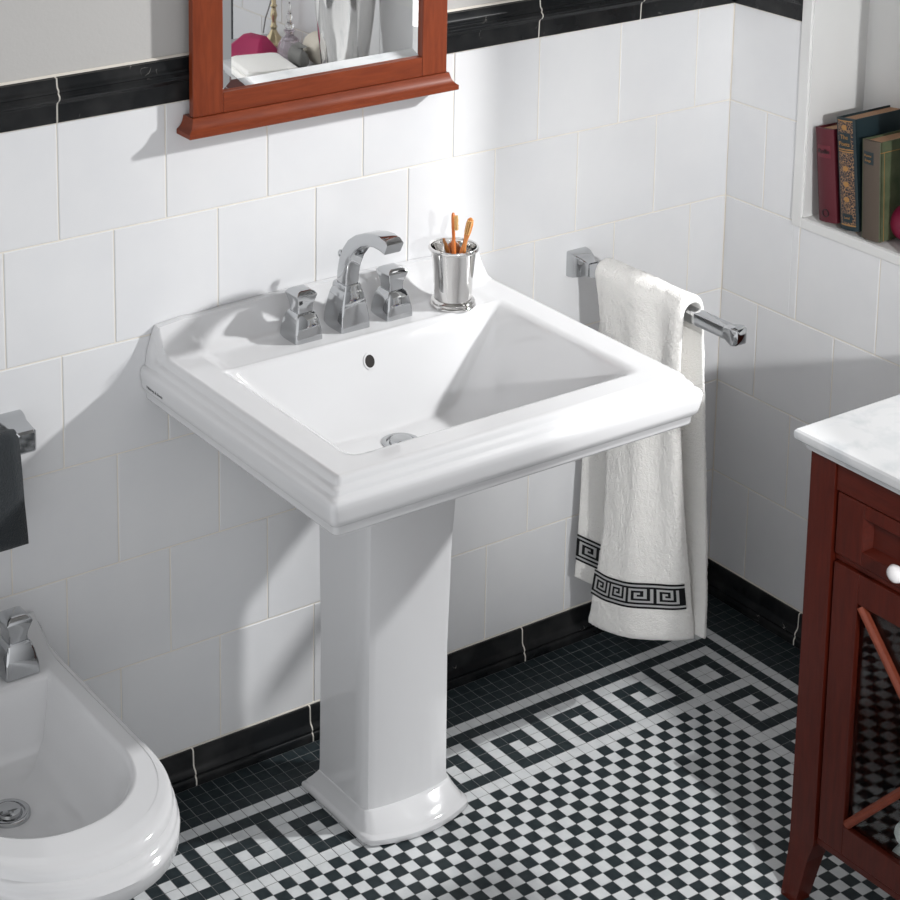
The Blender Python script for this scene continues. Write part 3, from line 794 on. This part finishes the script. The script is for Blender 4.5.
# ------------------------------------------------------------------ vanity cabinet with marble top
CX0, CY0, CY1, CZ = 0.910, -0.785, -1.765, 0.788
cab = thing('vanity_cabinet', 'dark mahogany cabinet with drawers and glazed lattice doors at right edge', 'cabinet', (CX0, CY0, 0))
def cb(name, lo, hi, m='mahogV', parent=cab, bev=.0012, base=(CX0, CY0, 0)):
    bm = bmesh.new(); box(bm, [lo[i]-base[i] for i in range(3)], [hi[i]-base[i] for i in range(3)], 0, bev, 1)
    return obj(name, bm, m, parent)
def leg(x0, y0, sx, sy):
    bm = bmesh.new(); rs = []
    w = .050
    for z, k in ((0, .62), (.006, .64), (.08, .80), (.112, .97), (.125, 1.0), (CZ, 1.0)):
        d = w*k
        # the foot tapers on its inner faces and kicks slightly out
        ox = .010*(1-sstep(0, .11, z))
        a = (x0-sx*ox, y0-sy*ox*.3); b = (a[0]+sx*d, a[1]+sy*d)
        q = [(a[0], a[1]), (b[0], a[1]), (b[0], b[1]), (a[0], b[1])]
        rs.append([(x-CX0, y-CY0, z) for x, y in q])
    rings(bm, rs, True, True, True); return obj('leg', bm, 'mahogV', cab)
leg(CX0, CY0, 1, -1); leg(CX0, CY1, 1, 1); leg(XR-.006, CY0, -1, -1); leg(XR-.006, CY1, -1, 1)
cb('rail', (CX0+.003, CY1+.05, .737), (CX0+.045, CY0-.05, CZ), 'mahogH')
cb('rail', (CX0+.006, CY1+.05, .118), (CX0+.045, CY0-.05, .130), 'mahogH')
cb('rail', (CX0+.010, CY1+.05, .619), (CX0+.045, CY0-.05, .630), 'mahogH')
cb('side_panel', (CX0+.05, CY0-.028, .125), (XR-.056, CY0-.006, CZ), 'mahogV')
cb('side_panel', (CX0+.05, CY1+.006, .125), (XR-.056, CY1+.028, CZ), 'mahogV')
cb('back_panel', (XR-.03, CY1+.05, .125), (XR-.012, CY0-.05, CZ), 'mahogV')
cb('shelf', (CX0+.05, CY1+.03, .118), (XR-.03, CY0-.03, .136), 'mahogH')
def framed(name, y0, y1, z0, z1, x, wst, wrl, parent):
    # y0 > y1; stiles, rails of a panel frame as one mesh
    bm = bmesh.new(); B = Vector((CX0, CY0, 0))
    for lo, hi in (((x, y0-wst, z0), (x+.020, y0, z1)), ((x, y1, z0), (x+.020, y1+wst, z1)), ((x+.0002, y1+wst, z0), (x+.020, y0-wst, z0+wrl)), ((x+.0002, y1+wst, z1-wrl), (x+.020, y0-wst, z1))):
        box(bm, Vector(lo)-B, Vector(hi)-B, 0, .0010, 1)
    return obj(name, bm, 'mahogV', parent)
dy = CY0-.052
def knob(y, z, parent):
    bm = bmesh.new(); pts = [(.0, .0065), (.004, .0065), (.010, .005), (.014, .008), (.018, .0125), (.023, .0145), (.028, .0125), (.031, .007), (.032, .001)]
    B = Vector((CX0, CY0, 0))
    rings(bm, [[Vector((CX0+.004-d, y+r*math.cos(2*PI*k/20), z+r*math.sin(2*PI*k/20)))-B for k in range(20)] for d, r in pts], True, True, True)
    return obj('knob', bm, 'porcelain', parent, smooth=50)
DW = (-(CY1+.052)+dy)/4.0
for k in range(4):
    y0 = dy-k*DW-.0022; y1 = dy-(k+1)*DW+.0022
    d = framed('drawer', y0, y1, .6325, .7345, CX0+.004, .052, .0225, cab)
    bm = bmesh.new(); B = Vector((CX0, CY0, 0))
    yy0, yy1, zz0, zz1 = y0-.052, y1+.052, .655, .712
    o = [(CX0+.006, yy0, zz0), (CX0+.006, yy1, zz0), (CX0+.006, yy1, zz1), (CX0+.006, yy0, zz1)]
    q = [(CX0+.019, yy0-.009, zz0+.009), (CX0+.019, yy1+.009, zz0+.009), (CX0+.019, yy1+.009, zz1-.009), (CX0+.019, yy0-.009, zz1-.009)]
    rings(bm, [[Vector(p)-B for p in o], [Vector(p)-B for p in q]], True, False, True)
    obj('drawer_panel', bm, 'mahogH', d)
    knob((y0+y1)/2-.030, .6665, d)
DD = (-(CY1+.052)+dy)/2.0
for k in range(2):
    y0 = dy-k*DD-.002; y1 = dy-(k+1)*DD+.002
    z0, z1 = .1315, .6175; ws, wr = .050, .050
    d = framed('door', y0, y1, z0, z1, CX0+.004, ws, wr, cab)
    a0, a1, b0, b1 = y0-ws, y1+ws, z0+wr, z1-wr
    bm = bmesh.new(); B = Vector((CX0, CY0, 0)); box(bm, Vector((CX0+.014, a1, b0))-B, Vector((CX0+.017, a0, b1))-B); obj('glass_pane', bm, 'pane', d)
    bm = bmesh.new()
    for (p, q) in (((a0, b1), (a1, b0)), ((a0, b0), (a1, b1))):
        u = Vector((0, q[0]-p[0], q[1]-p[1])); L = u.length; u.normalize(); n = Vector((1, 0, 0)).cross(u)
        hw = .0068
        rs = []
        for e in (0.006, L-.006):
            c = Vector((CX0, p[0], p[1]))+u*e-B
            rs.append([c+Vector((.0135, 0, 0))-n*hw, c+Vector((.006, 0, 0))-n*hw, c+Vector((.002, 0, 0))-n*hw*.35, c+Vector((.002, 0, 0))+n*hw*.35, c+Vector((.006, 0, 0))+n*hw, c+Vector((.0135, 0, 0))+n*hw])
        rings(bm, rs, True, True, True)
    obj('lattice', bm, 'bead', d)
# marble top
bm = bmesh.new()
ct = [(.014, .788), (.014, .7945), (.012, .797), (.006, .799), (.0045, .800), (.001, .803), (.0, .808), (.0005, .815), (.003, .8185), (.006, .8195)]
x0, y0, x1, y1 = .886, -.768, XR-.001, -1.785
rs = [[(x0+i_, y0-i_, z), (x1, y0-i_, z), (x1, y1+i_, z), (x0+i_, y1+i_, z)] for i_, z in ct]
rings(bm, rs, True, True, True)
tag(obj('marble_countertop', bm, 'wmarble', smooth=25), 'white marble countertop with moulded edge on the mahogany cabinet', 'countertop')

# soft folded cloth: rounded slab with wrinkles
def cloth_slab(name, label, cat, loc, rot, hx, hy, h, m, layers=2, wob=.004, group=None):
    bm = bmesh.new()
    for l in range(layers):
        z0 = l*h/layers; hh = h/layers; rs = []
        n = 8
        for k in range(n+1):
            a = -PI/2+PI*k/n; ins = hh/2*(1-math.cos(a)); z = z0+hh/2+hh/2*math.sin(a)*.98
            rs.append(rrect(hx-ins-l*.002, hy-ins-l*.002, .02, 0, 0, z, 6))
        out = []
        for r in rs:
            out.append([(p[0]+wob*noise.noise(Vector((p[0]*18, p[1]*18, p[2]*30+l))), p[1]+wob*noise.noise(Vector((p[0]*18+9, p[1]*18, p[2]*30+l))), max(0, p[2]+wob*.5*noise.noise(Vector((p[0]*14, p[1]*14, 5+l)))*(1 if z0+p[2] > .004 else 0))) for p in r])
        rings(bm, out, True, True, True)
    o = obj(name, bm, m, smooth=50); o.location = loc; o.rotation_euler = (0, 0, rot)
    return tag(o, label, cat, group)
cloth_slab('folded_towel', 'white folded towel on the cabinet floor, behind the glazed door', 'towel', (1.065, -1.06, .137), .25, .10, .13, .085, 'terry', 2)

# ------------------------------------------------------------------ books and ball in the niche
def book(name, label, y, w, h, d, lean, cover, spine, xs=XR+.0015, hs=None):
    # origin at the lower spine edge on the wall side; leans towards the back wall (+y)
    b = thing(name, label, 'book', (xs, y, NZ0+.0005), (-lean, 0, 0), 'books in the wall niche')
    z = w*math.sin(lean) if lean > 0 else 0
    b.location.z += z
    bm = bmesh.new(); t = .0028
    box(bm, (0.004, -t, 0), (d, 0, h), 0, .0006, 1); box(bm, (0.004, -w, 0), (d, -w+t, h), 0, .0006, 1)
    obj('cover', bm, cover, b)
    bm = bmesh.new(); rs = []
    n = 10
    for zz in (0, .002, h-.002, h):
        r = []
        for k in range(n+1):
            u = k/n; r.append((.0055-.0055*math.sin(PI*u)**.7-(0 if zz in (0, h) else .0006), -w*u, zz))
        for k in range(n, -1, -1): r.append((.0085, -w*k/n, zz))
        rs.append(r)
    rings(bm, rs, True, True, True); obj('spine', bm, spine, b, smooth=35)
    bm = bmesh.new(); box(bm, (.0085, -w+t, .004), (d-.004, -t, h-.004)); obj('pages', bm, 'paper', b)
    return b
def plate(name, parent, y0, y1, z0, z1, m, w, t=.0012):
    # thin label following the curved spine
    bm = bmesh.new(); n = 10; rs = []
    f = lambda u: .0055-.0055*math.sin(PI*u)**.7
    for zz in (z0, z1):
        ys = [y0+(y1-y0)*k/n for k in range(n+1)]
        rs.append([(f(-y/w)-t, y, zz) for y in ys]+[(f(-y/w)+.001, y, zz) for y in ys[::-1]])
    rings(bm, rs, True, True, True); return obj(name, bm, m, parent, smooth=35)
SR = (PI/2, 0, -PI/2)
b1 = book('book', 'maroon cloth book, leftmost in the wall niche', -.2430, .0440, .182, .112, .120, 'red', 'red')
plate('title_label', b1, -.006, -.038, .126, .150, 'redlab', .044)
text('title', 'Rollin', .0125, 'darkprint', b1, (-.0018, -.0225, .138), SR, .0003, shear=.2)
bm = bmesh.new(); rs = [[(-.0012+dx, -.0215+r*math.cos(2*PI*k/24), .018+r*math.sin(2*PI*k/24)) for k in range(24)] for r, dx in ((.0078, .0015), (.0078, -.0006), (.0062, -.0006), (.0062, .0015))]
rings(bm, rs, True); obj('emblem', bm, 'darkprint', b1, smooth=40)
b2 = book('book', 'blue-black book with gold tooled spine, tallest in the wall niche', -.2965, .0450, .215, .155, .118, 'navy', 'navy')
plate('spine_ornament', b2, -.005, -.040, .012, .150, 'ornament', .045); plate('spine_ornament', b2, -.005, -.040, .157, .209, 'ornament', .045)
for z0, z1 in ((.1505, .1525), (.1545, .1565), (.009, .0115), (.2095, .2115)): plate('gold_rule', b2, -.005, -.040, z0, z1, 'gold', .045, .0014)
plate('title_label', b2, -.008, -.036, .158, .188, 'navy', .045, .0018)
plate('publisher_label', b2, -.010, -.034, .016, .032, 'navy', .045, .0018)
text('title', 'The', .0115, 'gold', b2, (-.0024, -.0225, .1795), SR, .0003); text('title', 'Poets', .0115, 'gold', b2, (-.0024, -.0225, .1665), SR, .0003)
text('publisher', 'Lond', .0065, 'gold', b2, (-.0024, -.0225, .0245), SR, .0003)
for z in (.060, .089, .119, .198):
    bm = bmesh.new(); rs = [[(-.0004+dx, -.0225+r*1.0*math.cos(2*PI*k/24), z+r*.85*math.sin(2*PI*k/24)) for k in range(24)] for r, dx in ((.0062, .001), (.0062, -.0014), (.0045, -.0017), (.0040, -.0010))]
    rings(bm, rs, True, False, True); obj('gold_medallion', bm, 'gold', b2, smooth=40)
b3 = book('book', 'olive green book with brown linen spine, rightmost in the wall niche', -.3480, .0430, .191, .135, .060, 'green', 'taupe')
plate('title_label', b3, -.006, -.030, .146, .170, 'navy', .043)
text('title', 'Poems', .0062, 'gold', b3, (-.0018, -.018, .1625), SR, .0003); text('title', 'Songs', .0062, 'gold', b3, (-.0018, -.018, .1535), SR, .0003)
bm = bmesh.new(); box(bm, (.004, -.0434, .170), (.135, -.043, .1715)); box(bm, (.014, -.0434, .0), (.0152, -.043, .1715)); obj('gilt_line', bm, 'gold', b3)
bm = bmesh.new(); bmesh.ops.create_uvsphere(bm, u_segments=40, v_segments=24, radius=.0380)
for v in bm.verts: v.co.z *= 0.98
o = obj('decorative_ball', bm, 'pink', smooth=True); o.location = (XR+.066, -.4100, NZ0+.0385)
tag(o, 'magenta ball beside the green book, cut by right edge', 'ball')

# ------------------------------------------------------------------ things on the countertop, seen in the mirror
ZC = .8195
cloth_slab('bath_towel', 'white folded towel on the countertop, front left in the mirror', 'towel', (1.262, -1.425, ZC), .2, .072, .088, .038, 'terry', 2)
bm = bmesh.new()
rs = []
for k in range(9):
    a = k/8.0
    rs.append([(p[0]*(1-.75*a)+.018*a, p[1]*(1-.6*a), .052*a**.9+.003*noise.noise(Vector((p[0]*60, p[1]*60, a*4)))*(1 if k else 0)) for p in rrect(.055, .075, .02, n=8)])
rings(bm, rs, True, True, True)
o = obj('magenta_cloth', bm, 'magenta', smooth=50); o.location = (1.338, -1.606, ZC); o.rotation_euler = (0, 0, -.35)
tag(o, 'crumpled magenta cloth behind the white towel, seen in the mirror', 'cloth')
pb = thing('perfume_bottle', 'cut-glass perfume bottle with pointed stopper, seen in the mirror', 'bottle', (1.322, -1.478+.0, ZC+.043))
pb.location = (1.408, -1.528, ZC)
bm = bmesh.new(); lathe(bm, [(.020, 0), (.030, .002), (.033, .012), (.031, .035), (.022, .055), (.011, .064), (.010, .072), (.015, .074), (.015, .078), (.008, .080)], 12)
obj('flask', bm, 'lilac', pb)
bm = bmesh.new(); lathe(bm, [(.006, .080), (.012, .084), (.013, .090), (.006, .097), (.0045, .104), (.008, .110), (.0085, .116), (.004, .124), (.003, .140), (.0045, .146), (.001, .152)], 12)
obj('stopper', bm, 'glass', pb, smooth=30)
lp = thing('lamp', 'slim brass lamp stem behind the perfume bottle, seen in the mirror', 'lamp', (1.452, -1.672, ZC))
bm = bmesh.new(); lathe(bm, [(.032, 0), (.032, .006), (.024, .016), (.013, .030), (.007, .042), (.010, .050), (.007, .056), (.006, .066), (.0095, .080), (.007, .094), (.006, .100), (.010, .106), (.006, .112), (.008, .140), (.0105, .158), (.006, .175), (.006, .30), (.004, .36)], 20)
obj('stem', bm, 'brass', lp, smooth=40)
bm = bmesh.new(); tube(bm, [(0, -.008, .30), (.012, -.02, .20), (.02, -.035, .13), (.025, -.06, .09), (.028, -.085, .05), (.03, -.10, .005)], .0022, 8); obj('cable', bm, 'cable', lp, smooth=50)
# rolled towels and cobalt cloth
def roll_towel(name, label, loc, rot, r, L, m, cat='towel'):
    bm = bmesh.new(); n = 32; rs = []
    for y, k in ((-L/2, .80), (-L/2+.008, .97), (-L/4, 1), (0, 1.01), (L/4, 1), (L/2-.008, .97), (L/2, .80)):
        rs.append([((r*k+.002*noise.noise(Vector((a, y*40, 1))))*math.cos(2*PI*a/n), y, r+(r*k)*math.sin(2*PI*a/n)*.98) for a in range(n)])
    rings(bm, rs, True, True, True)
    o = obj(name, bm, m, smooth=50); o.location = loc; o.rotation_euler = (0, 0, rot); return tag(o, label, cat)
roll_towel('rolled_towel', 'thick cream rolled towel beside the silver bucket, seen in the mirror', (1.446, -1.432, ZC), .15, .042, .090, 'cream')
o = cloth_slab('striped_towel', 'grey hand towel with a black stripe, leaning in the mirror', 'towel', (1.378, -1.440, ZC), .15, .016, .045, .062, 'greycloth', 1, .005)
cloth_slab('cobalt_cloth', 'cobalt blue cloth under the white towel, seen in the mirror', 'cloth', (1.300, -1.300, ZC), .3, .028, .030, .026, 'blue', 1, .006)
vs = thing('silver_bucket', 'tall polished silver bucket on the countertop, seen in the mirror', 'bucket', (1.398, -1.262, ZC))
bm = bmesh.new(); kk = 1.45; lathe(bm, [(r*kk, z*kk) for r, z in [(.030, .001), (.036, .004), (.042, .05), (.050, .12), (.056, .19), (.058, .20), (.056, .20), (.048, .12), (.040, .05), (.034, .008), (.002, .008)]], 48); obj('bucket_body', bm, 'silver', vs, smooth=40)
bm = bmesh.new(); lathe(bm, [(r*kk, z*kk) for r, z in [(.055, .192), (.060, .193), (.062, .197), (.060, .202), (.057, .2025), (.055, .198), (.055, .192)]], 48, cap=False); obj('rim', bm, 'silver', vs, smooth=60)
